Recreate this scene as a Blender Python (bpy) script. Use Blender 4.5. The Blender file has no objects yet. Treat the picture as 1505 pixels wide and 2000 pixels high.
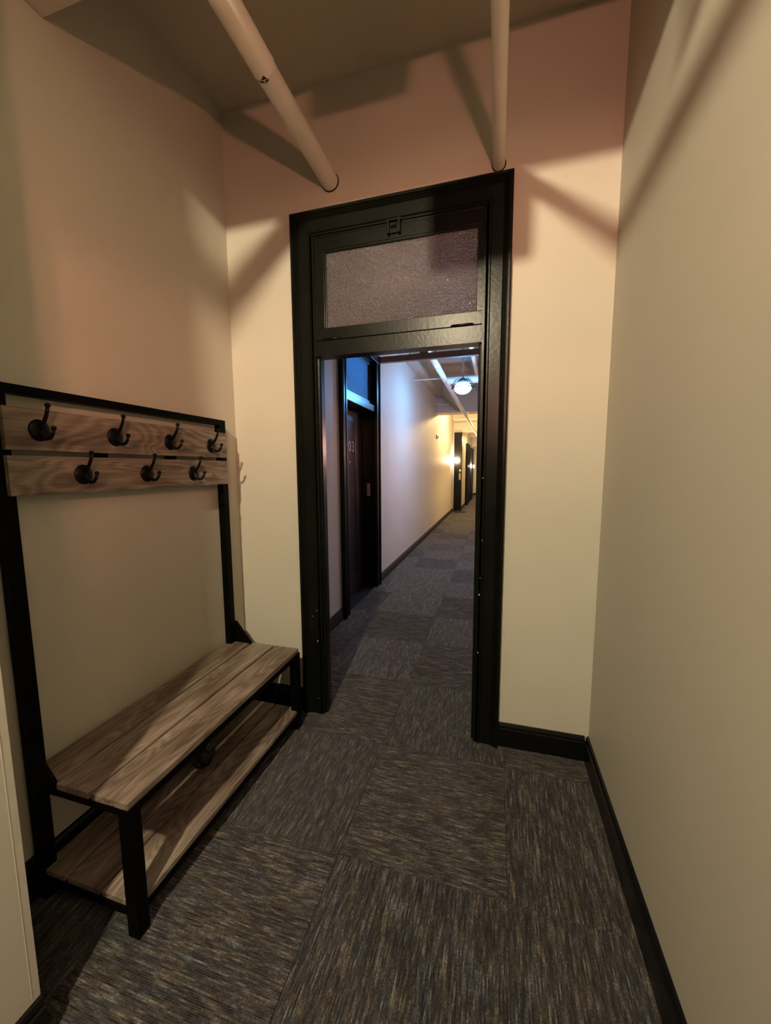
import bpy, bmesh, math, random
from mathutils import Vector, Matrix

random.seed(7)
SC = bpy.context.scene
COL = SC.collection

# ------------------------------------------------------------------ camera
YAW, PITCH, ROLL, FPX, CAMH = -0.2783, -0.1119, -0.0049, 752.78, 1.5
cy, sy = math.cos(YAW), math.sin(YAW)
cp, sp = math.cos(PITCH), math.sin(PITCH)
fw = Vector((sy * cp, cy * cp, sp))
rt = Vector((cy, -sy, 0))
up = rt.cross(fw)
rt2 = rt * math.cos(ROLL) + up * math.sin(ROLL)
up2 = up * math.cos(ROLL) - rt * math.sin(ROLL)
cam = bpy.data.cameras.new('camera')
cam.sensor_fit = 'HORIZONTAL'
cam.sensor_width = 36.0
cam.lens = FPX / 1505.0 * 36.0
cam.clip_start = 0.02
cam.clip_end = 200
camo = bpy.data.objects.new('camera', cam)
COL.objects.link(camo)
camo.matrix_world = Matrix(((rt2.x, up2.x, -fw.x, 0), (rt2.y, up2.y, -fw.y, 0),
                            (rt2.z, up2.z, -fw.z, CAMH), (0, 0, 0, 1)))
SC.camera = camo

# ------------------------------------------------------------------ world, exposure
w = bpy.data.worlds.new('world')
SC.world = w
w.use_nodes = True
w.node_tree.nodes['Background'].inputs[0].default_value = (0.9, 0.6, 0.45, 1)
w.node_tree.nodes['Background'].inputs[1].default_value = 0.002
SC.view_settings.view_transform = 'Standard'
SC.view_settings.look = 'None'
SC.view_settings.gamma = 1
SC.view_settings.use_curve_mapping = False
SC.view_settings.exposure = 0.0

# lamp strengths (each belongs to a lamp built further down)
P_CEIL = 475.0       # warm-white ceiling globe behind the camera
C_CEIL = (1.0, 0.83, 0.55)
P_SCONCE = 148.0     # orange sconce on the right wall behind the camera
C_SCONCE = (1.0, 0.385, 0.26)
P_BLUE = 155.0
C_BLUE = (0.13, 0.46, 1.0)
P_WARM = 250.0
C_WARM = (1.0, 0.66, 0.30)
P_HALL = 86.0
C_HALL = (1.0, 0.68, 0.42)

# ------------------------------------------------------------------ main measures (metres)
D = 2.05       # door wall, face towards the entry
DB = 2.13      # door wall, corridor face
LX = -1.5335   # entry left wall
RX = 0.491     # entry right wall
ZC = 3.484     # entry ceiling
CL = -1.449    # corridor left wall
CR = 0.62      # corridor right wall
ZH = 3.62      # corridor ceiling


# ------------------------------------------------------------------ material helpers
def newmat(name):
    m = bpy.data.materials.new(name)
    m.use_nodes = True
    return m, m.node_tree.nodes, m.node_tree.links, m.node_tree.nodes['Principled BSDF']


def simple(name, col, rough=0.6, spec=0.5, metal=0.0, noise=0.0, nscale=8.0, bump=0.0, bscale=200.0):
    m, N, L, b = newmat(name)
    b.inputs['Base Color'].default_value = (*col, 1)
    b.inputs['Roughness'].default_value = rough
    b.inputs['Specular IOR Level'].default_value = spec
    b.inputs['Metallic'].default_value = metal
    tc = N.new('ShaderNodeTexCoord')
    if noise > 0:
        n = N.new('ShaderNodeTexNoise')
        n.inputs['Scale'].default_value = nscale
        n.inputs['Detail'].default_value = 4
        L.new(tc.outputs['Object'], n.inputs['Vector'])
        r = N.new('ShaderNodeValToRGB')
        r.color_ramp.elements[0].position = 0.3
        r.color_ramp.elements[1].position = 0.7
        r.color_ramp.elements[0].color = (*[c * (1 - noise) for c in col], 1)
        r.color_ramp.elements[1].color = (*[min(1, c * (1 + noise)) for c in col], 1)
        L.new(n.outputs['Fac'], r.inputs['Fac'])
        L.new(r.outputs['Color'], b.inputs['Base Color'])
    if bump > 0:
        n2 = N.new('ShaderNodeTexNoise')
        n2.inputs['Scale'].default_value = bscale
        n2.inputs['Detail'].default_value = 3
        L.new(tc.outputs['Object'], n2.inputs['Vector'])
        bp = N.new('ShaderNodeBump')
        bp.inputs['Strength'].default_value = bump
        bp.inputs['Distance'].default_value = 0.002
        L.new(n2.outputs['Fac'], bp.inputs['Height'])
        L.new(bp.outputs['Normal'], b.inputs['Normal'])
    return m


def emit(name, col, strength):
    m, N, L, b = newmat(name)
    b.inputs['Base Color'].default_value = (0.8, 0.8, 0.8, 1)
    b.inputs['Emission Color'].default_value = (*col, 1)
    b.inputs['Emission Strength'].default_value = strength
    return m


WALL = simple('wall_paint', (0.51, 0.485, 0.415), 0.55, 0.2, noise=0.012, nscale=3, bump=0.12, bscale=90)
CEIL = simple('ceiling_paint', (0.50, 0.45, 0.38), 0.75, 0.2, noise=0.03, nscale=5)
PIPE = simple('pipe_paint', (0.70, 0.66, 0.56), 0.5, 0.4, noise=0.04, nscale=9, bump=0.25, bscale=40)
TRIM = simple('black_gloss_paint', (0.0042, 0.0048, 0.0034), 0.30, 0.22, noise=0.25, nscale=14, bump=0.25, bscale=60)
BASEB = simple('black_baseboard_paint', (0.004, 0.004, 0.004), 0.3, 0.3, noise=0.2, nscale=20, bump=0.1, bscale=80)
BASEH = simple('matt_dark_baseboard', (0.030, 0.027, 0.025), 0.75, 0.1, noise=0.2, nscale=20)
METAL = simple('black_steel', (0.0018, 0.0018, 0.0018), 0.5, 0.06, noise=0.2, nscale=30)
HOOKM = simple('black_cast_hook', (0.003, 0.003, 0.0035), 0.3, 0.15, noise=0.2, nscale=60)
CHIP = simple('bare_primer_chip', (0.55, 0.52, 0.46), 0.7, 0.2, noise=0.1, nscale=60)
GAPM = simple('dark_gap', (0.03, 0.015, 0.01), 0.9, 0.1, noise=0.3, nscale=60)
UNDER = simple('subfloor_adhesive', (0.02, 0.018, 0.016), 0.9, 0.1, noise=0.3, nscale=20)
STEEL = simple('brushed_steel', (0.45, 0.42, 0.40), 0.35, 0.5, 0.9, noise=0.1, nscale=50)
BRASS = simple('aged_brass', (0.55, 0.38, 0.14), 0.35, 0.5, 0.8, noise=0.2, nscale=40)
PLASTIC = simple('white_plastic', (0.62, 0.60, 0.55), 0.4, 0.5, noise=0.03, nscale=20)
DOORM = simple('dark_door_paint', (0.014, 0.012, 0.013), 0.32, 0.5, noise=0.15, nscale=10, bump=0.15, bscale=50)
NUM = simple('grey_number', (0.42, 0.38, 0.40), 0.45, 0.5, 0.2, noise=0.05, nscale=60)
STRUT = simple('brown_strut_paint', (0.30, 0.19, 0.14), 0.6, 0.3, noise=0.1, nscale=15)
SLAT = simple('blind_slat', (0.38, 0.70, 0.97), 0.35, 0.8, 0.85, noise=0.03, nscale=20)  # blue of the caged lamp's reflection is put into the slat colour


def mathn(N, L, op, a, b=None, c=None):
    n = N.new('ShaderNodeMath')
    n.operation = op
    for i, v in enumerate((a, b, c)):
        if v is None:
            continue
        if isinstance(v, (int, float)):
            n.inputs[i].default_value = v
        else:
            L.new(v, n.inputs[i])
    return n.outputs[0]


def ramp(N, L, fac, stops, interp='LINEAR'):
    r = N.new('ShaderNodeValToRGB')
    r.color_ramp.interpolation = interp
    e = r.color_ramp.elements
    e[0].position, e[0].color = stops[0][0], (*stops[0][1], 1)
    e[1].position, e[1].color = stops[1][0], (*stops[1][1], 1)
    for p, c in stops[2:]:
        k = e.new(p)
        k.color = (*c, 1)
    L.new(fac, r.inputs['Fac'])
    return r.outputs['Color']


def carpet_mat():
    m, N, L, b = newmat('ribbed_carpet')
    tc = N.new('ShaderNodeTexCoord')
    oi = N.new('ShaderNodeObjectInfo')
    sep = N.new('ShaderNodeSeparateXYZ')
    L.new(tc.outputs['Object'], sep.inputs[0])
    off = mathn(N, L, 'MULTIPLY', oi.outputs['Random'], 91.0)
    X, Y = sep.outputs[0], sep.outputs[1]
    pitch = 0.0050
    xs = mathn(N, L, 'DIVIDE', X, pitch)
    fl = mathn(N, L, 'FLOOR', xs)
    fr = mathn(N, L, 'SUBTRACT', xs, fl)

    def noise(vx, vy, vz, detail=2, rough=0.5):
        c = N.new('ShaderNodeCombineXYZ')
        for i, v in enumerate((vx, vy, vz)):
            if isinstance(v, (int, float)):
                c.inputs[i].default_value = v
            else:
                L.new(v, c.inputs[i])
        n = N.new('ShaderNodeTexNoise')
        n.inputs['Scale'].default_value = 1.0
        n.inputs['Detail'].default_value = detail
        n.inputs['Roughness'].default_value = rough
        L.new(c.outputs[0], n.inputs['Vector'])
        return n.outputs['Fac']
    dash = noise(mathn(N, L, 'MULTIPLY', fl, 3.71), mathn(N, L, 'MULTIPLY', Y, 13.0), off, 3, 0.65)
    band = noise(mathn(N, L, 'MULTIPLY', X, 42.0), mathn(N, L, 'MULTIPLY', Y, 6.5), off, 3, 0.6)
    grain = noise(mathn(N, L, 'MULTIPLY', X, 330.0), mathn(N, L, 'MULTIPLY', Y, 170.0), off, 1)
    tint = noise(mathn(N, L, 'MULTIPLY', X, 30.0), mathn(N, L, 'MULTIPLY', Y, 9.0),
                 mathn(N, L, 'ADD', off, 40.0), 2, 0.6)
    f = mathn(N, L, 'MULTIPLY', dash, 0.60)
    f = mathn(N, L, 'MULTIPLY_ADD', band, 0.20, f)
    f = mathn(N, L, 'MULTIPLY_ADD', grain, 0.26, f)
    col = ramp(N, L, f, [(0.41, (0.009, 0.008, 0.0085)), (0.51, (0.034, 0.031, 0.029)),
                         (0.58, (0.080, 0.075, 0.068)), (0.68, (0.24, 0.220, 0.19))])
    tcol = ramp(N, L, tint, [(0.36, (0.80, 0.93, 1.20)), (0.5, (0.95, 0.95, 1.02)), (0.64, (1.05, 0.98, 0.90))])
    mx = N.new('ShaderNodeMix')
    mx.data_type = 'RGBA'
    mx.blend_type = 'MULTIPLY'
    mx.inputs['Factor'].default_value = 1
    L.new(col, mx.inputs[6])
    L.new(tcol, mx.inputs[7])
    L.new(mx.outputs[2], b.inputs['Base Color'])
    b.inputs['Roughness'].default_value = 0.95
    b.inputs['Specular IOR Level'].default_value = 0.1
    b.inputs['Sheen Weight'].default_value = 0.22
    b.inputs['Sheen Roughness'].default_value = 0.5
    b.inputs['Sheen Tint'].default_value = (0.55, 0.52, 0.5, 1)
    # rounded ribs as relief
    rib = mathn(N, L, 'SINE', mathn(N, L, 'MULTIPLY', fr, math.pi))
    h = mathn(N, L, 'MULTIPLY_ADD', grain, 0.9, rib)
    bp = N.new('ShaderNodeBump')
    bp.inputs['Strength'].default_value = 0.9
    bp.inputs['Distance'].default_value = 0.003
    L.new(h, bp.inputs['Height'])
    L.new(bp.outputs['Normal'], b.inputs['Normal'])
    return m


CARPET = carpet_mat()


def wood_mat():
    """weathered oak, grain running along the object's local Y"""
    m, N, L, b = newmat('weathered_oak')
    tc = N.new('ShaderNodeTexCoord')
    oi = N.new('ShaderNodeObjectInfo')
    va = N.new('ShaderNodeVectorMath')
    va.operation = 'ADD'
    c = N.new('ShaderNodeCombineXYZ')
    L.new(mathn(N, L, 'MULTIPLY', oi.outputs['Random'], 13.0), c.inputs[0])
    L.new(mathn(N, L, 'MULTIPLY', oi.outputs['Random'], 57.0), c.inputs[1])
    L.new(tc.outputs['Object'], va.inputs[0])
    L.new(c.outputs[0], va.inputs[1])
    mp = N.new('ShaderNodeMapping')
    mp.inputs['Scale'].default_value = (7.0, 1.5, 7.0)
    L.new(va.outputs[0], mp.inputs['Vector'])
    n1 = N.new('ShaderNodeTexNoise')           # rings: banding of a smooth stretched field
    n1.inputs['Scale'].default_value = 1.0
    n1.inputs['Detail'].default_value = 1.5
    n1.inputs['Distortion'].default_value = 0.6
    L.new(mp.outputs[0], n1.inputs['Vector'])
    ring = mathn(N, L, 'FRACT', mathn(N, L, 'MULTIPLY', n1.outputs['Fac'], 17.0))
    ring = mathn(N, L, 'ABSOLUTE', mathn(N, L, 'SUBTRACT', ring, 0.5))
    mp2 = N.new('ShaderNodeMapping')
    mp2.inputs['Scale'].default_value = (150.0, 7.0, 150.0)
    L.new(va.outputs[0], mp2.inputs['Vector'])
    n2 = N.new('ShaderNodeTexNoise')
    n2.inputs['Scale'].default_value = 1.0
    n2.inputs['Detail'].default_value = 3
    L.new(mp2.outputs[0], n2.inputs['Vector'])
    mp3 = N.new('ShaderNodeMapping')
    mp3.inputs['Scale'].default_value = (9.0, 2.6, 9.0)
    mp3.inputs['Location'].default_value = (9.0, 3.0, 1.0)
    L.new(va.outputs[0], mp3.inputs['Vector'])
    n3 = N.new('ShaderNodeTexNoise')
    n3.inputs['Scale'].default_value = 1.0
    n3.inputs['Detail'].default_value = 2
    L.new(mp3.outputs[0], n3.inputs['Vector'])
    f = mathn(N, L, 'MULTIPLY', ring, 0.36)
    f = mathn(N, L, 'MULTIPLY_ADD', n2.outputs['Fac'], 0.45, f)
    f = mathn(N, L, 'MULTIPLY_ADD', n3.outputs['Fac'], 0.80, f)
    col = ramp(N, L, f, [(0.50, (0.080, 0.053, 0.040)), (0.64, (0.145, 0.106, 0.082)),
                         (0.76, (0.205, 0.160, 0.126)), (0.94, (0.31, 0.26, 0.21))])
    L.new(col, b.inputs['Base Color'])
    b.inputs['Roughness'].default_value = 0.55
    b.inputs['Specular IOR Level'].default_value = 0.3
    bp = N.new('ShaderNodeBump')
    bp.inputs['Strength'].default_value = 0.25
    bp.inputs['Distance'].default_value = 0.001
    L.new(f, bp.inputs['Height'])
    L.new(bp.outputs['Normal'], b.inputs['Normal'])
    return m


WOOD = wood_mat()


def glass_mat():
    m, N, L, b = newmat('pebbled_obscure_glass')
    b.inputs['Base Color'].default_value = (0.15, 0.138, 0.155, 1)
    b.inputs['Roughness'].default_value = 0.05
    b.inputs['IOR'].default_value = 1.5
    b.inputs['Transmission Weight'].default_value = 0.40
    b.inputs['Specular IOR Level'].default_value = 0.8
    tc = N.new('ShaderNodeTexCoord')
    v = N.new('ShaderNodeTexVoronoi')
    v.feature = 'SMOOTH_F1'
    v.inputs['Scale'].default_value = 95
    n = N.new('ShaderNodeTexNoise')
    n.inputs['Scale'].default_value = 40
    n.inputs['Detail'].default_value = 3
    mp = N.new('ShaderNodeMapping')
    mp.inputs['Rotation'].default_value = (0, 0.5, 0)
    mp.inputs['Scale'].default_value = (0.8, 1, 1.5)
    L.new(tc.outputs['Object'], mp.inputs[0])
    L.new(mp.outputs[0], v.inputs['Vector'])
    L.new(mp.outputs[0], n.inputs['Vector'])
    h = mathn(N, L, 'MULTIPLY_ADD', n.outputs['Fac'], 0.7, v.outputs['Distance'])
    bp = N.new('ShaderNodeBump')
    bp.inputs['Strength'].default_value = 1.0
    bp.inputs['Distance'].default_value = 0.009
    L.new(h, bp.inputs['Height'])
    L.new(bp.outputs['Normal'], b.inputs['Normal'])
    return m


GLASS = glass_mat()


def bag_mat():
    m, N, L, b = newmat('black_film')
    b.inputs['Base Color'].default_value = (0.010, 0.012, 0.010, 1)
    b.inputs['Roughness'].default_value = 0.22
    tc = N.new('ShaderNodeTexCoord')
    n = N.new('ShaderNodeTexNoise')
    n.inputs['Scale'].default_value = 60
    L.new(tc.outputs['Object'], n.inputs['Vector'])
    bp = N.new('ShaderNodeBump')
    bp.inputs['Strength'].default_value = 0.5
    bp.inputs['Distance'].default_value = 0.004
    L.new(n.outputs['Fac'], bp.inputs['Height'])
    L.new(bp.outputs['Normal'], b.inputs['Normal'])
    return m


BAG = bag_mat()


# ------------------------------------------------------------------ geometry helpers
def link(name, bm, mat, parent=None, smooth=False, bevel=0.0, seg=2):
    if bevel > 0:
        bmesh.ops.bevel(bm, geom=list(bm.edges), offset=bevel, segments=seg, affect='EDGES', profile=0.6)
    bmesh.ops.recalc_face_normals(bm, faces=bm.faces)
    me = bpy.data.meshes.new(name)
    bm.to_mesh(me)
    bm.free()
    if smooth:
        for p in me.polygons:
            p.use_smooth = True
    me.materials.append(mat)
    o = bpy.data.objects.new(name, me)
    COL.objects.link(o)
    if parent is not None:
        o.parent = parent
    return o


def box(bm, x0, x1, y0, y1, z0, z1):
    vs = [bm.verts.new((x, y, z)) for x in (x0, x1) for y in (y0, y1) for z in (z0, z1)]
    for f in ((0, 1, 3, 2), (4, 6, 7, 5), (0, 4, 5, 1), (2, 3, 7, 6), (0, 2, 6, 4), (1, 5, 7, 3)):
        bm.faces.new([vs[i] for i in f])


def mbox(name, b, mat, parent=None, bevel=0.0, origin=None):
    bm = bmesh.new()
    x0, x1, y0, y1, z0, z1 = b
    ox, oy, oz = origin if origin else (0, 0, 0)
    box(bm, x0 - ox, x1 - ox, y0 - oy, y1 - oy, z0 - oz, z1 - oz)
    o = link(name, bm, mat, parent, bevel=bevel)
    if origin:
        o.location = origin
    return o


def prism(bm, prof, axis, a0, a1):
    """extrude a closed 2-D profile along axis (0 x, 1 y, 2 z); profile gives the other two coords in order"""
    def P(u, v, a):
        return {0: (a, u, v), 1: (u, a, v), 2: (u, v, a)}[axis]
    n = len(prof)
    A = [bm.verts.new(P(u, v, a0)) for u, v in prof]
    B = [bm.verts.new(P(u, v, a1)) for u, v in prof]
    for i in range(n):
        bm.faces.new((A[i], A[(i + 1) % n], B[(i + 1) % n], B[i]))
    bm.faces.new(A[::-1])
    bm.faces.new(B)


def tube(bm, pts, radii, n=12, caps=True):
    pts = [Vector(p) for p in pts]
    if isinstance(radii, (int, float)):
        radii = [radii] * len(pts)
    rings = []
    prev = None
    for i, p in enumerate(pts):
        t = (pts[min(i + 1, len(pts) - 1)] - pts[max(i - 1, 0)]).normalized()
        if prev is None:
            a = Vector((0, 0, 1)) if abs(t.z) < 0.9 else Vector((1, 0, 0))
            u = t.cross(a).normalized()
        else:
            u = (prev - t * prev.dot(t)).normalized()
        prev = u
        v = t.cross(u)
        rings.append([bm.verts.new(p + (u * math.cos(2 * math.pi * k / n) + v * math.sin(2 * math.pi * k / n)) * radii[i])
                      for k in range(n)])
    for a, b in zip(rings, rings[1:]):
        for k in range(n):
            bm.faces.new((a[k], a[(k + 1) % n], b[(k + 1) % n], b[k]))
    if caps:
        bm.faces.new(rings[0][::-1])
        bm.faces.new(rings[-1])


def mtube(name, pts, r, mat, parent=None, n=16):
    bm = bmesh.new()
    tube(bm, pts, r, n)
    o = link(name, bm, mat, parent, smooth=True)
    m = o.modifiers.new('edge_split', 'EDGE_SPLIT')
    m.split_angle = math.radians(50)
    return o


def lathe(bm, prof, c=(0, 0, 0), n=24, axis='z'):
    rings = []
    for r, h in prof:
        ring = []
        for k in range(n):
            a = 2 * math.pi * k / n
            if axis == 'z':
                ring.append(bm.verts.new((c[0] + r * math.cos(a), c[1] + r * math.sin(a), c[2] + h)))
            else:
                ring.append(bm.verts.new((c[0] + h, c[1] + r * math.cos(a), c[2] + r * math.sin(a))))
        rings.append(ring)
    for a, b in zip(rings, rings[1:]):
        for k in range(n):
            bm.faces.new((a[k], a[(k + 1) % n], b[(k + 1) % n], b[k]))
    bm.faces.new(rings[0][::-1])
    bm.faces.new(rings[-1])


def empty(name, loc=(0, 0, 0)):
    o = bpy.data.objects.new(name, None)
    o.empty_display_size = 0.1
    COL.objects.link(o)
    o.location = loc
    return o


def tag(o, label, cat, group=None, kind=None):
    o['label'] = label
    o['category'] = cat
    if group:
        o['group'] = group
    if kind:
        o['kind'] = kind
    return o


def struct(o, label=None, cat=None):
    o['kind'] = 'structure'
    if label:
        o['label'] = label
    if cat:
        o['category'] = cat
    return o


def chips(parent, spots, axis='y'):
    """tiny paint chips: thin irregular flakes lying on a face"""
    for (x, y, z, s) in spots:
        bm = bmesh.new()
        n = 6
        pr = []
        for k in range(n):
            a = 2 * math.pi * k / n
            q = s * random.uniform(0.5, 1.0)
            pr.append((q * math.cos(a) * 0.6, q * math.sin(a) * 1.2))
        if axis == 'y':
            prism(bm, [(x + u, z + v) for u, v in pr], 1, y - 0.0006, y + 0.001)
        else:
            prism(bm, [(y + u, z + v) for u, v in pr], 0, x - 0.001, x + 0.0006)
        link('paint_chip', bm, CHIP, parent)


# ------------------------------------------------------------------ floor of carpet tiles
floor = struct(mbox('floor', (LX - 0.3, CR + 0.1, -1.4, 22.6, -0.08, -0.012), UNDER),
               'dark brown-grey ribbed carpet tiles running through the entry and down the corridor', 'floor')
TS, TX0, TY0 = 0.6335, 0.078, 1.248
ALONG = {(0, 0): 0, (0, 1): 1, (0, -1): 1, (-1, 0): 1, (-1, -1): 0, (1, 0): 1, (1, -1): 1, (-1, 1): 0}
# key (column, row): column 0 is the tile left of TX0, row 0 starts at TY0; value 1 = ribs along y
for r in range(-4, 34):
    for c in range(-2, 3):
        x1 = TX0 + c * TS
        x0 = x1 - TS
        y0 = TY0 + r * TS
        y1 = y0 + TS
        if y0 < -1.4 or y0 > 22.3:
            continue
        wl = LX if y1 < 2.1 else CL
        wr = RX if y1 < 2.1 else CR
        ax0, ax1 = max(x0, wl), min(x1, wr)
        if y0 > 13.7:
            ax0 = max(ax0, -1.2)
        ay1 = min(y1, 22.3)
        if ax1 - ax0 < 0.03:
            continue
        al = ALONG.get((c, r), 1 if (c + r) % 2 else 0)
        if al == 0 and (c, r) not in ALONG and random.random() < 0.2:
            al = 1
        bm = bmesh.new()
        g = 0.0012
        mx, my = (x0 + x1) / 2, (y0 + y1) / 2
        box(bm, ax0 + g - mx, ax1 - g - mx, y0 + g - my, ay1 - g - my, -0.012, random.uniform(-0.0006, 0.0004))
        if not al:
            bm.transform(Matrix.Rotation(-math.pi / 2, 4, 'Z'))
        o = link('carpet_tile', bm, CARPET, floor)
        o.location = (mx, my, 0)
        if not al:
            o.rotation_euler = (0, 0, math.pi / 2)

# ------------------------------------------------------------------ walls of the entry
struct(mbox('wall_left', (LX - 0.12, LX, -0.2, DB, -0.01, ZC + 0.15), WALL), 'beige side wall behind the coat rack bench', 'wall')
struct(mbox('wall_right', (RX, RX + 0.12, -1.4, D, -0.01, ZC + 0.15), WALL), 'long plain beige wall at the right, without openings', 'wall')
nl = struct(mbox('wall_near_left', (-1.9, -1.117, -0.15, 0.583, -0.01, ZC + 0.1), WALL), 'beige wall end jutting in at the lower left corner', 'wall')
bm = bmesh.new()      # fine raised corner-bead line on the wall end
prism(bm, [(-1.1172, 0.5635), (-1.1162, 0.5642), (-1.1162, 0.5658), (-1.1172, 0.5665)], 2, 0.145, 3.4)
link('corner_bead', bm, WALL, nl)
# door wall with the opening cut out
OX0, OX1, OZ = -1.0, -0.06, 2.78      # rough opening
bm = bmesh.new()
box(bm, LX - 0.1, OX0, D, DB, -0.01, 3.66)
box(bm, OX1, CR + 0.1, D, DB, -0.01, 3.66)
box(bm, OX0, OX1, D, DB, OZ, 3.66)
struct(link('wall_front', bm, WALL), 'beige end wall holding the black framed doorway', 'wall')
struct(mbox('ceiling', (-1.9, RX + 0.12, -1.4, D, ZC, ZC + 0.1), CEIL), 'flat painted ceiling of the entry', 'ceiling')
struct(mbox('trim_1', (LX, RX, 0.713, 1.123, 3.037, ZC), CEIL, bevel=0.004), 'boxed beam crossing the entry under the ceiling', 'beam')


# ------------------------------------------------------------------ baseboards
def bb_prof(sign, base, h=0.13, t=0.018):
    """(u, z) with u from the wall outwards"""
    p = [(0, 0), (t, 0), (t, h - 0.030), (t * 0.62, h - 0.026), (t * 0.75, h - 0.016), (t * 0.45, h - 0.004), (0.003, h), (0, h)]
    return [(base + sign * u, z) for u, z in p]


def baseboard(name, axis, base, sign, a0, a1, label, h=0.13, t=0.018, mat=None):
    bm = bmesh.new()
    prism(bm, bb_prof(sign, base, h, t), axis, a0, a1)
    return struct(link(name, bm, mat or BASEB), label, 'baseboard')


baseboard('baseboard_right', 1, RX, -1, -1.4, D, 'glossy black baseboard along the long right wall')
baseboard('baseboard_left', 1, LX, 1, 0.583, D, 'black baseboard behind the bench', h=0.15)
baseboard('baseboard_near_left', 1, -1.117, 1, -0.15, 0.583, 'black baseboard at the jutting wall end, lower left corner')
baseboard('baseboard_front_right', 0, D, -1, 0.05, RX - 0.018, 'short black baseboard right of the doorway')
baseboard('baseboard_front_left', 0, D, -1, LX + 0.018, -1.107, 'short black baseboard left of the doorway behind the bench', h=0.14)

# ------------------------------------------------------------------ the doorway (door_1)
door1 = struct(empty('door_1', (-0.53, D, 0)), 'tall black panelled door frame with a glazed transom above the opening', 'doorway')
door1.location = (0, 0, 0)
FY = D - 0.022      # casing face


def casing_profile(s, x_out):
    """horizontal section of a side casing; s=+1 runs to the right from x_out"""
    pts = [(0, D), (0, FY - 0.016), (0.006, FY - 0.020), (0.016, FY - 0.020), (0.020, FY - 0.012), (0.026, FY - 0.015),
           (0.032, FY - 0.006), (0.036, FY - 0.008), (0.041, FY), (0.094, FY), (0.099, FY - 0.006), (0.105, FY - 0.006), (0.110, FY + 0.002),
           (0.118, FY + 0.002), (0.118, D)]
    return [(x_out + s * u, v) for u, v in pts]


def loft(name, A, B, mat, parent):
    bm = bmesh.new()
    va = [bm.verts.new(p) for p in A]
    vb = [bm.verts.new(p) for p in B]
    n = len(A)
    for i in range(n):
        bm.faces.new((va[i], va[(i + 1) % n], vb[(i + 1) % n], vb[i]))
    bm.faces.new(va[::-1])
    bm.faces.new(vb)
    return link(name, bm, mat, parent)


ZT = 2.8613
CP = casing_profile(1, 0.0)          # (distance from the outer edge, y)
for s, xo in ((1, -1.1066), (-1, 0.0453)):      # mitred side casings and head casing
    loft('side_casing', [(xo + s * u, v, 0.0) for u, v in CP], [(xo + s * u, v, ZT - u) for u, v in CP], TRIM, door1)
loft('head_casing', [(-1.1066 + u, v, ZT - u) for u, v in CP], [(0.0453 - u, v, ZT - u) for u, v in CP], TRIM, door1)
# jambs, stop beads
for s, x0 in ((1, -0.9886), (-1, -0.0727)):
    bm = bmesh.new()
    pts = [(-0.012, FY + 0.002), (0.012, FY + 0.002), (0.012, FY + 0.022), (0.022, FY + 0.024), (0.026, FY + 0.034), (0.010, FY + 0.036),
           (0.010, DB + 0.012), (-0.012, DB + 0.012)]
    prism(bm, [(x0 + s * u, v) for u, v in pts], 2, 0.0, 2.745)
    link('jamb', bm, TRIM, door1)
mbox('head_jamb', (-0.9886, -0.0727, FY + 0.01, DB + 0.012, 2.735, 2.775), TRIM, door1, bevel=0.002)
for s, x0 in ((1, -1.0886), (-1, 0.0273)):       # corridor-side casing
    bm = bmesh.new()
    prism(bm, [(x0, DB), (x0, DB + 0.02), (x0 + s * 0.1, DB + 0.02), (x0 + s * 0.1, DB)], 2, 0, 2.86)
    link('side_casing', bm, TRIM, door1)
# transom bar
bm = bmesh.new()
prism(bm, [(FY + 0.004, 2.118), (FY + 0.004, 2.198), (FY + 0.012, 2.204), (DB + 0.01, 2.204), (DB + 0.01, 2.128), (FY + 0.05, 2.128), (FY + 0.05, 2.118)],
      0, -0.985, -0.0765)
link('transom_bar', bm, TRIM, door1)
# sash
SX0, SX1, SZ0, SZ1 = -0.978, -0.084, 2.206, 2.735
GX0, GX1, GZ0, GZ1 = -0.922, -0.113, 2.268, 2.662
sash = mbox('transom_sash', (SX0, SX1, FY + 0.012, FY + 0.044, SZ0, GZ0), TRIM, door1, bevel=0.0015)
mbox('sash_rail', (SX0, SX1, FY + 0.012, FY + 0.044, GZ1 + 0.006, SZ1), TRIM, sash, bevel=0.0015)
mbox('sash_stile', (SX0, GX0, FY + 0.012, FY + 0.044, GZ0, GZ1 + 0.006), TRIM, sash, bevel=0.0015)
mbox('sash_stile', (GX1, SX1, FY + 0.012, FY + 0.044, GZ0, GZ1 + 0.006), TRIM, sash, bevel=0.0015)
mbox('glazing_bead', (GX0, GX0 + 0.008, FY + 0.018, FY + 0.03, GZ0, GZ1), TRIM, sash, bevel=0.002)
mbox('glazing_bead', (GX0, GX1, FY + 0.016, FY + 0.03, GZ1 - 0.004, GZ1 + 0.008), TRIM, sash, bevel=0.002)
g = mbox('glass_pane', (GX0 - 0.004, GX1 + 0.004, FY + 0.030, FY + 0.036, GZ0 - 0.004, GZ1 + 0.004), GLASS, door1)
g['label'] = 'pebbled obscure glass pane'
# butt hinges at the foot of the sash
for hx0, hx1 in ((-0.938, -0.828), (-0.237, -0.125)):
    bm = bmesh.new()
    tube(bm, [(hx0, FY + 0.006, 2.207), (hx0 + 0.008, FY + 0.006, 2.207), (hx0 + 0.009, FY + 0.006, 2.207), (hx1 - 0.009, FY + 0.006, 2.207),
              (hx1 - 0.008, FY + 0.006, 2.207), (hx1, FY + 0.006, 2.207)], [0.005, 0.005, 0.0068, 0.0068, 0.005, 0.005], 12)
    hg = link('hinge', bm, HOOKM, door1, smooth=True)
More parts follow.
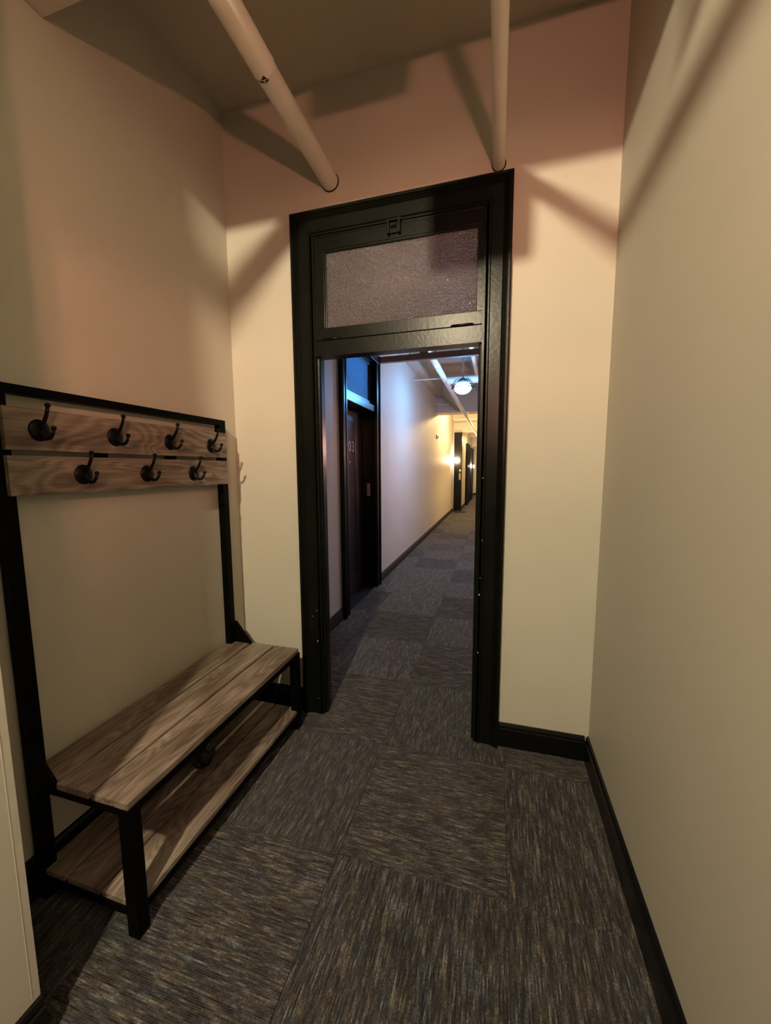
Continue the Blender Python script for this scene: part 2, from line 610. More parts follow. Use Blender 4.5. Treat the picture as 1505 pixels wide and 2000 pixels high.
# spring latch on the top rail
lat = mbox('transom_latch', (-0.558, -0.498, FY + 0.000, FY + 0.014, 2.688, 2.752), TRIM, door1, bevel=0.002)
mbox('latch_cheek', (-0.563, -0.550, FY - 0.014, FY + 0.008, 2.682, 2.748), TRIM, lat, bevel=0.002)
mbox('latch_cheek', (-0.506, -0.493, FY - 0.014, FY + 0.008, 2.682, 2.752), TRIM, lat, bevel=0.002)
mtube('latch_pin', [(-0.567, FY - 0.010, 2.742), (-0.489, FY - 0.010, 2.742)], 0.0055, TRIM, lat, 10)
bm = bmesh.new()
prism(bm, [(FY - 0.002, 2.736), (FY - 0.013, 2.728), (FY - 0.013, 2.716), (FY - 0.004, 2.708), (FY + 0.004, 2.708), (FY + 0.004, 2.736)], 0, -0.543, -0.515)
link('latch_bolt', bm, TRIM, lat)
mbox('latch_keeper', (-0.566, -0.490, FY - 0.002, FY + 0.010, 2.752, 2.770), TRIM, lat, bevel=0.002)
# strike mortise outline on the right casing, old paint chips
mbox('strike_patch', (-0.036, -0.014, FY - 0.0008, FY + 0.001, 1.965, 2.010), TRIM, door1, bevel=0.0004)
chips(door1, [(-0.060, FY - 0.0056, 1.13, 0.004), (-0.064, FY - 0.0056, 1.45, 0.004), (-0.068, FY - 0.0056, 0.84, 0.007), (-0.069, FY - 0.0056, 0.52, 0.005),
              (-0.066, FY - 0.0056, 0.93, 0.003), (-1.038, FY, 0.62, 0.004), (-1.008, FY - 0.0056, 0.66, 0.005), (-1.006, FY - 0.0056, 0.47, 0.006),
              (-1.014, FY, 0.10, 0.004), (-0.998, FY + 0.0014, 1.04, 0.003)])

# ------------------------------------------------------------------ the corridor shell
bm = bmesh.new()
box(bm, CL - 0.4, CL, DB, 3.59, -0.01, ZH + 0.1)
box(bm, CL - 0.4, CL, 4.60, 13.75, -0.01, ZH + 0.1)
box(bm, CL - 0.4, CL, 3.59, 4.60, 2.785, ZH + 0.1)
struct(link('wall_hall_left', bm, WALL), 'long corridor wall left beyond the doorway', 'wall')
struct(mbox('wall_hall_far_left', (-1.6, -1.2, 13.78, 22.4, -0.01, ZH + 0.1), WALL), 'far stretch of the corridor left wall past the second portal', 'wall')
struct(mbox('wall_hall_right', (CR, CR + 0.1, DB, 22.4, -0.01, ZH + 0.1), WALL), 'corridor right wall hidden behind the doorway', 'wall')
struct(mbox('wall_hall_end', (-1.6, CR + 0.1, 22.3, 22.4, -0.01, ZH + 0.1), WALL), 'beige wall closing the far end of the corridor', 'wall')
struct(mbox('ceiling_hall', (CL - 0.4, CR + 0.1, DB, 22.4, ZH, ZH + 0.1), CEIL), 'corridor ceiling with exposed pipes', 'ceiling')
struct(mbox('trim_2', (CL, -1.27, DB, 9.5, 3.20, ZH), CEIL, bevel=0.004), 'ledge beam along the top of the corridor left wall', 'beam')
struct(mbox('trim_3', (CL, CR, 9.5, 9.95, 2.83, ZH), CEIL, bevel=0.004), 'first beam crossing the corridor beyond the caged lamp', 'beam')
struct(mbox('trim_7', (CL, CR, 5.55, 5.75, 3.30, ZH), CEIL, bevel=0.004), 'shallow ceiling beam in front of the caged lamp', 'beam')
bm = bmesh.new()
box(bm, CL - 0.2, CR, 13.72, 13.86, 2.735, ZH)
box(bm, CL - 0.2, -1.30, 13.72, 13.86, 0, 2.735)
struct(link('wall_portal', bm, WALL), 'bright wall above the second black portal of the corridor', 'wall')
struct(mbox('trim_5', (-1.2, CR, 17.6, 17.9, 2.9, ZH), CEIL), 'beam crossing the far part of the corridor', 'beam')
struct(mbox('trim_6', (-1.2, CR, 20.6, 20.8, 2.62, ZH), CEIL), 'last beam crossing before the end wall', 'beam')
baseboard('baseboard_hall_near', 1, CL, 1, DB, 3.46, 'black baseboard between the doorway and door 203', h=0.12, mat=BASEH)
baseboard('baseboard_hall_left', 1, CL, 1, 4.73, 13.70, 'black baseboard of the long corridor wall', h=0.11, mat=BASEH)
baseboard('baseboard_hall_far', 1, -1.2, 1, 13.86, 22.3, 'black baseboard of the far corridor wall', h=0.11, mat=BASEH)
baseboard('baseboard_hall_end', 0, 22.3, -1, -1.18, CR, 'black baseboard of the corridor end wall', h=0.12, mat=BASEH)

# second portal, black casing
port = struct(empty('door_3'), 'black cased portal half way down the corridor', 'doorway')
bm = bmesh.new()
prism(bm, [(-1.42, 13.72), (-1.42, 13.69), (-1.18, 13.69), (-1.155, 13.70), (-1.155, 13.88), (-1.30, 13.88), (-1.30, 13.72)], 2, 0, 2.735)
link('side_casing', bm, TRIM, port)
mbox('brass_plate', (-1.23, -1.175, 13.680, 13.69, 1.36, 1.46), BRASS, port, bevel=0.002)
mbox('brass_plate', (-1.24, -1.185, 13.680, 13.69, 1.10, 1.33), BRASS, port, bevel=0.002)
mtube('door_knob', [(-1.205, 13.69, 1.41), (-1.205, 13.66, 1.41), (-1.205, 13.645, 1.41), (-1.205, 13.63, 1.41)], [0.010, 0.012, 0.028, 0.012], BRASS, port, 12)
tag(mbox('door_mat', (-1.36, -0.98, 13.30, 13.66, 0.0008, 0.022), simple('mat_rubber', (0.006, 0.005, 0.005), 0.9, noise=0.3, nscale=90), bevel=0.002),
    'small black mat on the carpet at the far portal', 'mat')


def far_door(name, y0, y1, h, label):
    r = struct(empty(name), label, 'doorway')
    for a in (y0, y1 - 0.12):
        mbox('side_casing', (-1.2, -1.09, a, a + 0.12, 0, h), TRIM, r, bevel=0.003)
    mbox('head_casing', (-1.2, -1.15, y0 + 0.12, y1 - 0.12, h - 0.12, h), TRIM, r, bevel=0.003)
    lf = mbox('door_leaf', (-1.2, -1.185, y0 + 0.12, y1 - 0.12, 0.01, 2.05), DOORM, r, bevel=0.002)
    mbox('transom_bar', (-1.2, -1.165, y0 + 0.12, y1 - 0.12, 2.05, 2.13), TRIM, r, bevel=0.002)
    mbox('transom_glass', (-1.2, -1.19, y0 + 0.12, y1 - 0.12, 2.13, h - 0.12), GLASS, r)
    mtube('door_knob', [(-1.185, y0 + 0.2, 1.0), (-1.16, y0 + 0.2, 1.0), (-1.14, y0 + 0.2, 1.0), (-1.125, y0 + 0.2, 1.0)], [0.008, 0.01, 0.026, 0.012], BRASS, lf, 12)


far_door('door_4', 16.0, 17.15, 2.50, 'first black door past the second portal')
far_door('door_5', 18.4, 19.55, 2.45, 'last black door before the corridor end')

# ------------------------------------------------------------------ door 203
door2 = struct(empty('door_2'), 'recessed dark apartment door 203 with a blinded transom', 'door')
for s, y0 in ((1, 3.475), (-1, 4.715)):
    bm = bmesh.new()
    pr = [(CL, y0), (CL + 0.045, y0), (CL + 0.05, y0 + s * 0.02), (CL + 0.032, y0 + s * 0.03), (CL + 0.03, y0 + s * 0.10),
          (CL + 0.038, y0 + s * 0.105), (CL + 0.038, y0 + s * 0.125), (CL + 0.01, y0 + s * 0.13), (CL - 0.17, y0 + s * 0.13), (CL - 0.17, y0 + s * 0.12), (CL, y0 + s * 0.12)]
    prism(bm, pr, 2, 0, 2.86)
    link('side_casing', bm, TRIM, door2)
bm = bmesh.new()
prism(bm, [(CL, 2.775), (CL, 2.88), (CL + 0.05, 2.88), (CL + 0.05, 2.86), (CL + 0.03, 2.855), (CL + 0.03, 2.775)], 0, 0, 0)
bm.free()
mbox('head_casing', (CL - 0.02, CL + 0.04, 3.475, 4.715, 2.77, 2.875), TRIM, door2, bevel=0.004)
mbox('head_jamb', (CL - 0.17, CL - 0.01, 3.60, 4.56, 2.765, 2.785), TRIM, door2)
mbox('transom_bar', (CL - 0.17, CL + 0.012, 3.605, 4.585, 2.185, 2.262), TRIM, door2, bevel=0.004)
ts = mbox('transom_sash', (CL - 0.05, CL - 0.025, 3.605, 4.585, 2.262, 2.305), TRIM, door2, bevel=0.002)
mbox('sash_rail', (CL - 0.05, CL - 0.025, 3.605, 4.585, 2.725, 2.765), TRIM, ts, bevel=0.002)
mbox('sash_stile', (CL - 0.05, CL - 0.025, 4.50, 4.585, 2.305, 2.725), TRIM, ts, bevel=0.002)
mbox('sash_stile', (CL - 0.05, CL - 0.025, 3.605, 3.65, 2.305, 2.725), TRIM, ts, bevel=0.002)
bm = bmesh.new()
nsl = 30
for k in range(nsl):
    z = 2.305 + 0.42 * (k + 0.5) / nsl
    prism(bm, [(CL - 0.040, z - 0.0066), (CL - 0.037, z - 0.0062), (CL - 0.046, z + 0.0062), (CL - 0.049, z + 0.0060)], 1, 3.65, 4.50)
sl = link('blind_slats', bm, SLAT, door2)
sl['kind'] = 'stuff'
sl['label'] = 'closed horizontal blind slats behind the transom'
mbox('blind_backing', (CL - 0.075, CL - 0.07, 3.61, 4.55, 2.27, 2.76), SLAT, door2)
leaf = mbox('door_leaf', (CL - 0.215, CL - 0.170, 3.60, 4.59, 0.012, 2.16), DOORM, door2, bevel=0.002)
mbox('stile', (CL - 0.170, CL - 0.162, 4.36, 4.555, 0.02, 2.15), DOORM, leaf, bevel=0.003)
mbox('stile', (CL - 0.170, CL - 0.162, 3.605, 3.78, 0.02, 2.15), DOORM, leaf, bevel=0.003)
mbox('rail', (CL - 0.170, CL - 0.162, 3.78, 4.36, 2.03, 2.15), DOORM, leaf, bevel=0.003)
mbox('rail', (CL - 0.170, CL - 0.162, 3.78, 4.36, 0.02, 0.24), DOORM, leaf, bevel=0.003)
for txt, yy in (('2', 4.06), ('0', 4.17), ('3', 4.28)):
    cu = bpy.data.curves.new('numeral', 'FONT')
    cu.body = txt
    cu.size = 0.17
    cu.extrude = 0.003
    cu.align_x = 'CENTER'
    tmp = bpy.data.objects.new('tmp', cu)
    COL.objects.link(tmp)
    dg = bpy.context.evaluated_depsgraph_get()
    me = bpy.data.meshes.new_from_object(tmp.evaluated_get(dg))
    bpy.data.objects.remove(tmp)
    me.transform(Matrix.Rotation(math.pi / 2, 4, 'Z') @ Matrix.Rotation(math.pi / 2, 4, 'X'))
    me.materials.clear()
    me.materials.append(NUM)
    o = bpy.data.objects.new('numeral', me)
    COL.objects.link(o)
    o.parent = leaf
    o.location = (CL - 0.166, yy, 1.70)
mtube('peephole', [(CL - 0.170, 4.17, 1.575), (CL - 0.164, 4.17, 1.575)], 0.013, NUM, leaf, 16)
mbox('strike_plate', (CL - 0.10, CL - 0.06, 4.5805, 4.5845, 1.16, 1.32), STEEL, door2, bevel=0.001)


# ------------------------------------------------------------------ pipes
def pipe_profile(x, z, r, y0, y1, collars):
    pts, rad = [(x, y0, z)], [r]
    for c, kind in collars:
        if kind == 'joint':      # overlapping insulation sleeve with a lip
            pts += [(x, c - 0.004, z), (x, c, z), (x, c + 0.003, z)]
            rad += [r * 1.02, r * 1.05, r * 0.97]
        else:
            pts += [(x, c - 0.03, z), (x, c - 0.029, z), (x, c + 0.029, z), (x, c + 0.03, z)]
            rad += [r, r * 1.12, r * 1.12, r]
    pts.append((x, y1, z))
    rad.append(r)
    return pts, rad


def hard_pipe(name, pts, rad, parent=None, n=28):
    return mtube(name, pts, rad, PIPE, parent, n)


p1 = empty('large_ceiling_pipe', (0, 0, 0))
tag(p1, 'thicker cream insulated pipe under the ceiling, left of two, with a torn joint', 'pipe')
a, b_ = pipe_profile(-0.880, 3.003, 0.045, -1.9, 7.0, [(1.44, 'joint'), (5.9, 'collar')])
a += [(-0.868, 7.1, 2.98), (-0.70, 9.25, 2.700), (-0.695, 9.35, 2.690), (-0.695, 20.3, 2.690)]      # drops to pass under the beams
b_ += [0.045, 0.040, 0.034, 0.034]
hard_pipe('pipe_body', a, b_, p1)
# torn patch of the insulation at the joint: a dark split with a lifted flap
bm = bmesh.new()
pr = []
for t, dy in ((-0.95, 0.004), (-0.55, -0.004), (-0.15, -0.010), (0.10, -0.030), (0.30, -0.012), (0.42, 0.012), (0.10, 0.020), (-0.45, 0.016)):
    pr.append((t, 1.440 + dy * 0.55))
front = []
back = []
for t, yy in pr:
    ang = math.radians(-88) + t * 0.8
    front.append(bm.verts.new((-0.880 + 0.0468 * math.cos(ang), yy, 3.003 + 0.0468 * math.sin(ang))))
    back.append(bm.verts.new((-0.880 + 0.044 * math.cos(ang), yy, 3.003 + 0.044 * math.sin(ang))))
n = len(pr)
for i in range(n):
    bm.faces.new((front[i], front[(i + 1) % n], back[(i + 1) % n], back[i]))
bm.faces.new(front)
bm.faces.new(back[::-1])
bmesh.ops.triangulate(bm, faces=bm.faces)
link('torn_gap', bm, GAPM, p1)
bm = bmesh.new()
A = Vector((-0.880, 0, 3.003))


def onp(ang, y, r):
    return (A.x + r * math.cos(ang), y, A.z + r * math.sin(ang))


v = [bm.verts.new(onp(math.radians(-96), 1.443, 0.0485)), bm.verts.new(onp(math.radians(-78), 1.436, 0.052)),
     bm.verts.new(onp(math.radians(-84), 1.450, 0.049)), bm.verts.new(onp(math.radians(-92), 1.452, 0.047))]
bm.faces.new(v)
bmesh.ops.solidify(bm, geom=bm.faces[:], thickness=0.0012)
link('torn_flap', bm, PIPE, p1)
# thin dark gap ring where the pipe passes the wall
bm = bmesh.new()
lathe(bm, [(0.0480, 0), (0.0480, 0.0015), (0.045, 0.0015), (0.045, 0)], (0, 0, 0), 32)
bm.transform(Matrix.Translation((-0.878, D - 0.0005, 3.0)) @ Matrix.Rotation(math.pi / 2, 4, 'X'))
link('wall_gap', bm, GAPM, p1)

p2 = empty('small_ceiling_pipe', (0, 0, 0))
tag(p2, 'thinner cream pipe overhead, running straight back above the right end of the door frame', 'pipe')
a, b_ = pipe_profile(-0.025, 2.915, 0.028, -1.9, 12.0, [])
hard_pipe('pipe_body', a, b_, p2)
bm = bmesh.new()
lathe(bm, [(0.033, 0), (0.033, 0.0015), (0.028, 0.0015), (0.028, 0)], (0, 0, 0), 32)
bm.transform(Matrix.Translation((-0.024, D - 0.0005, 2.914)) @ Matrix.Rotation(math.pi / 2, 4, 'X'))
link('wall_gap', bm, GAPM, p2)
# sprinkler drop beside it, behind the beam (its shadow falls right of the door frame)
sp_ = empty('sprinkler_drop', (0, 0, 0))
SX, SY = 0.085, 0.35
tag(sp_, 'small sprinkler head dropping from the entry ceiling, above and behind the viewer', 'sprinkler')
mtube('drop_pipe', [(SX, SY, ZC), (SX, SY, 2.98)], 0.011, PIPE, sp_, 12)
mtube('sprinkler_head', [(SX, SY, 2.98), (SX, SY, 2.965), (SX, SY, 2.95), (SX, SY, 2.948), (SX, SY, 2.945)], [0.014, 0.016, 0.008, 0.026, 0.026], STEEL, sp_, 16)

# corridor pipe work
def thing_tube(name, pts, r, label, cat, mat=PIPE, n=14):
    return tag(mtube(name, pts, r, mat, None, n), label, cat)


thing_tube('branch_pipe', [(-0.84, 6.85, 2.99), (CR, 6.85, 2.99)], 0.062, 'fat cross pipe glowing blue right above the caged lamp', 'pipe')
thing_tube('upper_pipe', [(-1.27, 6.3, 3.42), (CR, 6.3, 3.42)], 0.05, 'upper cross pipe nearest the corridor ceiling', 'pipe')
thing_tube('slim_pipe', [(-0.40, 5.8, 3.28), (-0.40, 9.5, 3.28)], 0.035, 'slim pipe running lengthwise behind the blue lamp rod', 'pipe')
thing_tube('sprinkler_line', [(CL, 7.0, 3.07), (-0.90, 7.0, 3.07)], 0.010, 'thin sprinkler line from the corridor wall to the large pipe', 'pipe')
thing_tube('wall_conduit', [(-1.44, 9.3, ZH), (-1.44, 9.3, 3.01), (-1.43, 9.3, 3.0), (-1.08, 9.3, 2.99)], 0.009, 'thin L-shaped conduit in front of the first beam', 'conduit')
thing_tube('beam_conduit', [(-1.2, 9.46, 2.86), (-0.75, 9.46, 2.86)], 0.010, 'short thin conduit along the foot of the first beam', 'conduit')
thing_tube('portal_conduit', [(-1.38, 13.0, 3.25), (-1.38, 13.0, 3.09), (-1.37, 13.0, 3.08), (-0.60, 13.0, 3.08)], 0.014, 'thin conduit crossing the bright wall above the portal', 'conduit')
# trapeze strut with the clamp carrying the large pipe
tr = empty('trapeze_strut', (0, 0, 0))
tag(tr, 'brown steel strut crossing the corridor just inside the doorway, under the large pipe', 'strut')
bm = bmesh.new()
prism(bm, [(4.78, 2.815), (4.84, 2.815), (4.84, 2.885), (4.825, 2.885), (4.825, 2.83), (4.795, 2.83), (4.795, 2.885), (4.78, 2.885)], 0, CL, CR)
link('channel', bm, STRUT, tr)
for hx in (-1.05, -0.74, -0.2, 0.3):
    mtube('hanger_rod', [(hx, 4.81, 2.83), (hx, 4.81, ZH)], 0.007, STRUT, tr, 8)
bm = bmesh.new()
for k in range(9):
    pass
tube(bm, [(-0.88 + 0.052 * math.cos(t), 4.81, 3.003 - 0.07 + 0.052 * math.sin(t) + 0.07) for t in [math.pi * (k / 8) for k in range(9)]], 0.006, 8)
link('pipe_clamp', bm, STRUT, tr)
mbox('pipe_block', (-0.93, -0.83, 4.785, 4.835, 2.885, 2.958), STRUT, tr, bevel=0.004)
# wooden joists of the corridor ceiling
for k, yy in enumerate((3.4, 4.3, 6.15, 7.6, 8.3, 9.0)):
    tag(mbox('ceiling_joist', (-1.27, CR, yy, yy + 0.07, 3.50, ZH), CEIL, bevel=0.003),
        ('painted joist across the corridor ceiling, %s counted from the doorway' % ('first', 'second', 'third', 'fourth', 'fifth', 'sixth')[k]), 'joist', 'painted joists on the corridor ceiling')


# ------------------------------------------------------------------ lamps
def globe_lamp(name, c, r, col, watts, label, rod_top, cage=False, squash=1.0, group=None):
    root = tag(empty(name, c), label, 'lamp', group)
    m = emit(name + '_glow', col, watts / (4 * math.pi * math.pi * r * r))
    bm = bmesh.new()
    bmesh.ops.create_icosphere(bm, subdivisions=3, radius=r)
    for v in bm.verts:
        v.co.z *= squash
    link('globe', bm, m, root, smooth=True)
    bm = bmesh.new()
    hh = r * squash
    lathe(bm, [(r * 0.55, hh * 0.86), (r * 0.60, hh * 0.92), (r * 0.60, hh * 1.25), (r * 0.30, hh * 1.45), (r * 0.2, hh * 1.6)], (0, 0, 0), 20)
    link('socket', bm, METAL if cage else PIPE, root)
    mtube('rod', [(0, 0, hh * 1.5), (0, 0, rod_top - c[2])], 0.012 if cage else 0.012, STRUT if cage else PIPE, root, 10)
    if cage:
        for q, (rr, zz) in enumerate(((1.22, 0.25), (1.18, 0.50), (1.08, 0.75), (0.92, 1.0))):
            bm = bmesh.new()
            R_ = r * rr
            pts = [(R_ * math.cos(t), R_ * math.sin(t), zz * r * 0.9) for t in [2 * math.pi * k / 28 for k in range(29)]]
            tube(bm, pts, 0.004, 6)
            link('cage_ring', bm, METAL, root, smooth=True)
        for k in range(6):
            t = 2 * math.pi * k / 6 + 0.3
            bm = bmesh.new()
            tube(bm, [(r * a * math.cos(t), r * a * math.sin(t), r * z) for a, z in ((1.22, 0.1), (1.22, 0.25), (1.18, 0.45), (1.08, 0.68), (0.92, 0.9), (0.5, 1.05))], 0.004, 6)
            link('cage_bar', bm, METAL, root, smooth=True)
        # shade ring flange
        bm = bmesh.new()
        lathe(bm, [(r * 1.03, 0.0), (r * 1.34, -0.006), (r * 1.36, 0.0), (r * 1.34, 0.006), (r * 1.03, 0.006)], (0, 0, 0), 32)
        link('cage_collar', bm, METAL, root, smooth=True)
    return root


# ceiling globe and sconce of the entry, both behind the camera; their shadows of beam, pipes and sign are in view
lamp_a = globe_lamp('ceiling_globe_lamp', (-0.515, -1.20, 3.290), 0.055, C_CEIL, P_CEIL, 'warm white globe lamp with an added light-blocking black shade under the entry ceiling behind the viewer', ZC)
bm = bmesh.new()      # opaque shade added above the globe to keep its light off the ceiling
lathe(bm, [(0.035, 0.075), (0.06, 0.070), (0.13, 0.035), (0.20, 0.012), (0.203, 0.009), (0.13, 0.030), (0.06, 0.064), (0.035, 0.068)], (0, 0, 0), 40)
link('shade', bm, METAL, lamp_a, smooth=True)
globe_lamp('caged_pendant_lamp', (-0.513, 6.05, 2.70), 0.125, C_BLUE, P_BLUE, 'blue glowing caged pendant lamp in the corridor', ZH, cage=True, squash=0.72)
globe_lamp('bare_pendant_lamp', (-0.462, 11.0, 3.06), 0.06, C_WARM, P_WARM, 'warm glowing globe lamp beyond the first corridor beam', ZH)
globe_lamp('far_pendant_lamp', (-0.58, 16.0, 2.66), 0.06, C_WARM, P_HALL * 1.2, 'small far globe lamp past the second portal, at the door frame edge', ZH)


def sconce(x, y, z, s, watts, label, col, r=0.045, group=None):
    """s: +1 wall at the left of the lamp, -1 wall at its right"""
    root = tag(empty('wall_sconce', (x, y, z)), label, 'lamp', group)
    bm = bmesh.new()
    lathe(bm, [(0.045, 0), (0.05, 0.006), (0.048, 0.016), (0.02, 0.022)], (0, 0, 0), 20, 'x')
    for v in bm.verts:
        v.co.x *= s
    link('back_plate', bm, METAL, root)
    mtube('arm', [(s * 0.02, 0, 0), (s * 0.06, 0, -0.02), (s * 0.10, 0, -0.05), (s * 0.105, 0, -0.06)], 0.008, METAL, root, 10)
    bm = bmesh.new()
    lathe(bm, [(0.022, -0.082), (0.04, -0.076), (0.042, -0.062), (0.02, -0.056)], (s * 0.105, 0, 0), 20)
    link('cup', bm, METAL, root)
    m = emit('sconce_glow', col, watts / (4 * math.pi * math.pi * r * r * 1.3))
    bm = bmesh.new()
    lathe(bm, [(0.022, -0.056), (r * 0.9, -0.04), (r * 1.05, 0.0), (r * 1.0, 0.05), (r * 0.6, 0.075)], (s * 0.105, 0, 0), 20)
    link('shade', bm, m, root, smooth=True)
    return root


lw = tag(empty('trough_wall_lamp', (RX, -1.02, 2.13)), 'orange two-bulb lamp on the right wall behind the viewer, with added plates shaping its light', 'lamp')
mbox('back_plate', (-0.03, 0, -0.16, 0.16, -0.06, 0.06), METAL, lw, bevel=0.004)
bm = bmesh.new()      # opaque unseen trough, added to keep this light off the floor and lower walls
XT = -0.185
box(bm, XT - 0.10, XT + 0.10, -0.33, 0.33, -0.085, -0.075)
box(bm, XT - 0.105, XT - 0.095, -0.33, 0.33, -0.085, -0.042)
box(bm, XT + 0.095, XT + 0.105, -0.33, 0.33, -0.085, -0.042)
box(bm, XT - 0.10, XT + 0.10, -0.335, -0.325, -0.085, -0.042)
box(bm, XT - 0.10, XT + 0.10, 0.325, 0.335, -0.085, -0.042)
link('trough', bm, METAL, lw)
bm = bmesh.new()      # unseen plates over the bulbs, added to dim the upper and left walls
box(bm, XT - 0.42, XT + 0.12, -0.27, 0.27, 0.105, 0.112)
box(bm, XT + 0.11, XT + 0.12, -0.27, 0.27, 0.06, 0.105)
box(bm, XT - 0.42, XT - 0.15, 0.262, 0.27, 0.03, 0.105)
link('light_baffle', bm, METAL, lw)
mbox('baffle_arm', (-0.08, -0.03, -0.02, 0.02, 0.055, 0.105), METAL, lw, bevel=0.003)
mbox('arm', (-0.085, -0.03, -0.02, 0.02, -0.083, -0.06), METAL, lw, bevel=0.003)
glow_b = emit('trough_glow', C_SCONCE, P_SCONCE / 2 / (4 * math.pi * 0.09 * 0.044))
for gy in (-0.13, 0.13):
    bm = bmesh.new()
    tube(bm, [(XT - 0.045, gy, 0), (XT + 0.045, gy, 0)], 0.022, 16)
    link('bulb', bm, glow_b, lw)
    mtube('lamp_holder', [(XT, gy, -0.076), (XT, gy, -0.034)], 0.012, METAL, lw, 10)
sconce(CL, 13.40, 1.77, 1, P_HALL, 'nearest glowing sconce on the corridor left wall beside the portal', C_HALL)
sconce(-1.2, 17.75, 1.60, 1, P_HALL, 'glowing sconce between the two far black doors', C_HALL)
sconce(-1.2, 20.0, 1.58, 1, P_HALL, 'farthest glowing sconce, near the corridor end wall', C_HALL)
sconce(CR, 5.9, 1.85, -1, P_HALL * 0.62, 'added unseen fill lamp on the corridor right wall, behind the right jamb', (1.0, 0.50, 0.42))  # added pink fill light for the corridor, out of view

# plain sign housing hanging from the beam (its shadow is on the door wall)
sg = empty('hanging_sign', (-0.268, 0.76, 2.80))
tag(sg, 'blank sign box hanging under the entry beam above the viewer', 'sign')
bm = bmesh.new()
box(bm, -0.148, 0.148, -0.02, 0.02, 0.0, 0.225)
link('housing', bm, PLASTIC, sg, bevel=0.018, seg=3)
mbox('mount', (-0.05, 0.05, -0.02, 0.02, 0.222, 0.237), PLASTIC, sg)

# small fittings on the corridor wall
al = empty('alarm_strobe', (CL, 9.72, 2.285))
tag(al, 'round alarm fitting high on the corridor wall before the sconce', 'alarm')
bm = bmesh.new()
lathe(bm, [(0.055, 0), (0.058, 0.01), (0.05, 0.03), (0.02, 0.05)], (0, 0, 0), 20, 'x')
link('housing', bm, STEEL, al)
bm = bmesh.new()
lathe(bm, [(0.018, 0.05), (0.02, 0.06), (0.008, 0.068)], (0, 0, 0), 16, 'x')
link('lens', bm, PLASTIC, al)
ou = empty('wall_outlet', (CL, 13.10, 0.37))
tag(ou, 'small cream power outlet low on the corridor wall', 'outlet')
mbox('cover_plate', (0, 0.006, -0.035, 0.035, -0.055, 0.055), PLASTIC, ou, bevel=0.002)
for zz in (-0.022, 0.022):
    mbox('socket', (0.005, 0.009, -0.016, 0.016, zz - 0.014, zz + 0.014), GAPM, ou, bevel=0.002)

# ------------------------------------------------------------------ the coat rack bench
hall = tag(empty('coat_rack_bench', (-1.29, 1.36, 0)), 'black steel and grey-brown wood coat rack bench with double hooks along the left wall', 'coat rack')
hall.location = (0, 0, 0)
YA, YB = 0.820, 1.877      # outer faces of the frame ends
T = 0.042


def bar(name, b, parent=hall):
    return mbox(name, b, METAL, parent, bevel=0.0015)


XB0, XB1 = -1.530, -1.490   # rear posts
XF0, XF1 = -1.104, -1.060   # front legs
KB = 0.99                  # the back frame stands a little proud of the wall
XB0, XB1 = XB0 * KB, XB1 * KB
bar('rear_post', (XB0, XB1, YA, YA + T, 0, 1.773))
bar('rear_post', (XB0, XB1, YB - T + 0.006, YB + 0.006, 0, 1.773))
YB2 = YB + 0.006
bar('top_rail', (XB0, XB1, YA + T, YB2 - T, 1.743, 1.773))
bar('front_leg', (XF0, XF1, 0.815, 0.857, 0, 0.452))
bar('front_leg', (XF0, XF1, 1.857, 1.899, 0, 0.452))
# seat frame and shelf frame
for z0, z1 in ((0.425, 0.452), (0.068, 0.094)):
    bar('side_rail', (XB1, XF0, YA, YA + 0.026, z0, z1))
    bar('side_rail', (XB1, XF0, YB - 0.026, YB, z0, z1))
    bar('front_rail', (XF1 - 0.030, XF1 - 0.004, YA + 0.030, YB - 0.030, z0, z1))
    bar('rear_rail', (XB1 - 0.030, XB1 - 0.004, YA + T, YB - T, z0, z1))
for y0 in (1.16 - 0.02, 1.50 - 0.02):
    bar('back_brace', (XB0 + 0.01, XB1, y0, y0 + 0.04, 1.44, 1.69))
# triangular gussets where the posts meet the seat
for y0, y1 in ((YA - 0.004, YA + 0.006), (1.880, 1.893)):
    bm = bmesh.new()
    prism(bm, [(XB1 - 0.01, 0.600), (XB1 + 0.006, 0.600), (-1.372, 0.480), (-1.372, 0.430), (XB1 - 0.01, 0.430)], 1, y0, y1)
    link('gusset', bm, METAL, hall)


def plank(name, x0, x1, y0, y1, z0, z1):
    o = mbox(name, (x0, x1, y0, y1, z0, z1), WOOD, hall, bevel=0.0012, origin=((x0 + x1) / 2, (y0 + y1) / 2, (z0 + z1) / 2))
    return o


for x0, x1 in ((-1.512, -1.3775), (-1.3650, -1.2260), (-1.2140, -1.066)):
    plank('seat_plank', x0, x1, 0.818 if x1 > -1.37 else 0.828, 1.895 if x1 > -1.37 else 1.878, 0.453, 0.475)
for x0, x1 in ((-1.505, -1.3875), (-1.3765, -1.2300), (-1.2195, -1.068)):
    plank('shelf_plank', x0, x1, 0.826, 1.888, 0.094, 0.113)
plank('back_board', XB1, XB1 + 0.018, 0.838, 1.859, 1.565, 1.700)
plank('back_board', XB1, XB1 + 0.018, 0.838, 1.859, 1.419, 1.5475)


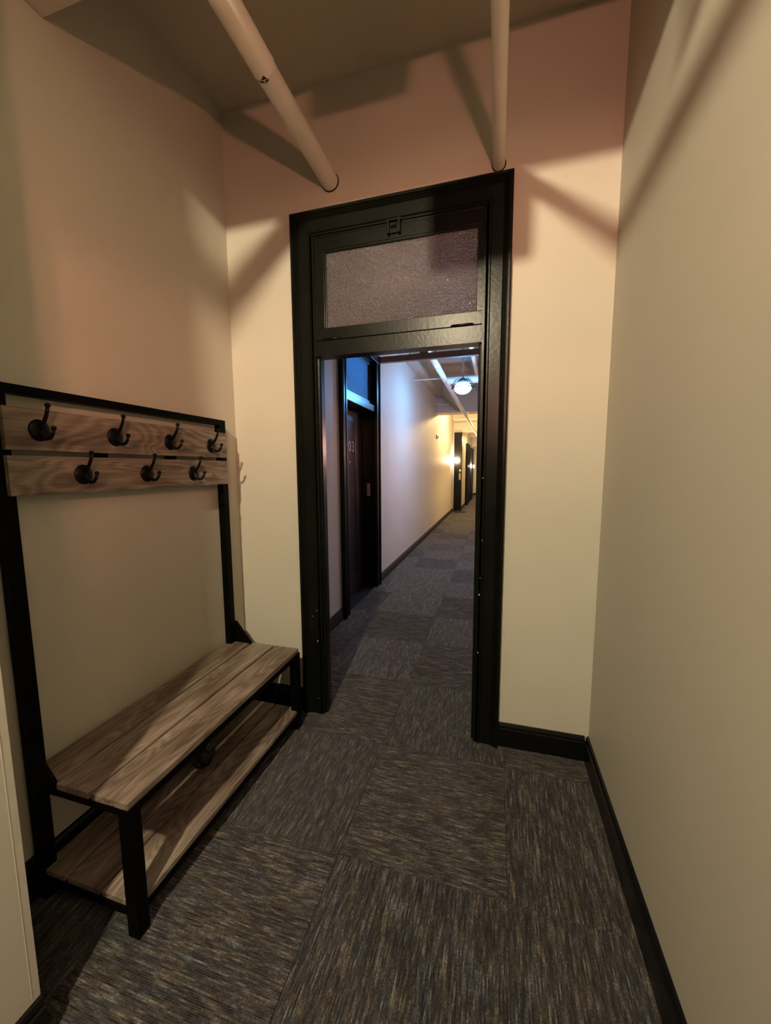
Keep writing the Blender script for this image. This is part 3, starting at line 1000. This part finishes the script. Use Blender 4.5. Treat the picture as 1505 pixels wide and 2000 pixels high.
def make_hook():
    bm = bmesh.new()
    lathe(bm, [(0.0300, 0), (0.0325, 0.002), (0.0318, 0.005), (0.026, 0.0085), (0.012, 0.011)], (0, 0, 0), 28, 'x')
    for v in bm.verts:
        v.co.z *= 1.12
    # upper arm
    tube(bm, [(0.004, 0, 0.004), (0.012, 0, 0.012), (0.026, 0, 0.024), (0.037, 0, 0.040), (0.046, 0, 0.058), (0.050, 0, 0.073)],
         [0.009, 0.0075, 0.0065, 0.006, 0.0055, 0.0055], 12)
    bmesh.ops.create_uvsphere(bm, u_segments=14, v_segments=10, radius=0.0088, matrix=Matrix.Translation((0.0512, 0, 0.079)) @ Matrix.Scale(0.85, 4, (0, 0, 1)))
    # lower J
    tube(bm, [(0.004, 0, 0.006), (0.010, 0, -0.008), (0.020, 0, -0.022), (0.034, 0, -0.029), (0.050, 0, -0.026), (0.062, 0, -0.014), (0.0675, 0, 0.001)],
         [0.009, 0.0075, 0.007, 0.0062, 0.006, 0.0055, 0.0055], 12)
    bmesh.ops.create_uvsphere(bm, u_segments=14, v_segments=10, radius=0.0085, matrix=Matrix.Translation((0.0685, 0, 0.005)) @ Matrix.Scale(0.85, 4, (0, 0, 1)))
    o = link('hook', bm, HOOKM, hall, smooth=True)
    return o


hk = make_hook()
spots = [(0.943, 1.633), (1.212, 1.631), (1.484, 1.628), (1.754, 1.626), (1.074, 1.484), (1.347, 1.484), (1.618, 1.481)]
for i, (yy, zz) in enumerate(spots):
    o = hk if i == 0 else hk.copy()
    if i:
        COL.objects.link(o)
        o.parent = hall
    o.location = (XB1 + 0.0178, yy * KB, 1.5 + (zz - 1.5) * KB)

# ------------------------------------------------------------------ crumpled black wrapper on the lower shelf
bm = bmesh.new()
bmesh.ops.create_icosphere(bm, subdivisions=4, radius=1.0)
rnd = random.Random(5)
dirs = [(Vector((rnd.gauss(0, 1), rnd.gauss(0, 1), rnd.gauss(0, 1))).normalized(), rnd.uniform(-0.28, 0.30), rnd.uniform(3, 9)) for _ in range(26)]
for v in bm.verts:
    nrm = v.co.normalized()
    s = 1.0
    for d, a, k in dirs:
        s += a * math.exp(-k * (1 - nrm.dot(d)))
    fold = 0.10 * math.sin(9 * nrm.x + 4 * nrm.z) + 0.07 * math.sin(13 * nrm.y - 6 * nrm.x)
    s = max(0.35, s + fold)
    v.co = Vector((nrm.x * s * 0.052, nrm.y * s * 0.058, nrm.z * s * 0.072))
mz = min(v.co.z for v in bm.verts)
for v in bm.verts:
    v.co.z = max(v.co.z - mz, 0.002)
bag = link('crumpled_wrapper', bm, BAG, smooth=False)
bag.location = (-1.285, 1.345, 0.1125)
tag(bag, 'crumpled black plastic wrapper on the lower shelf of the bench', 'wrapper')
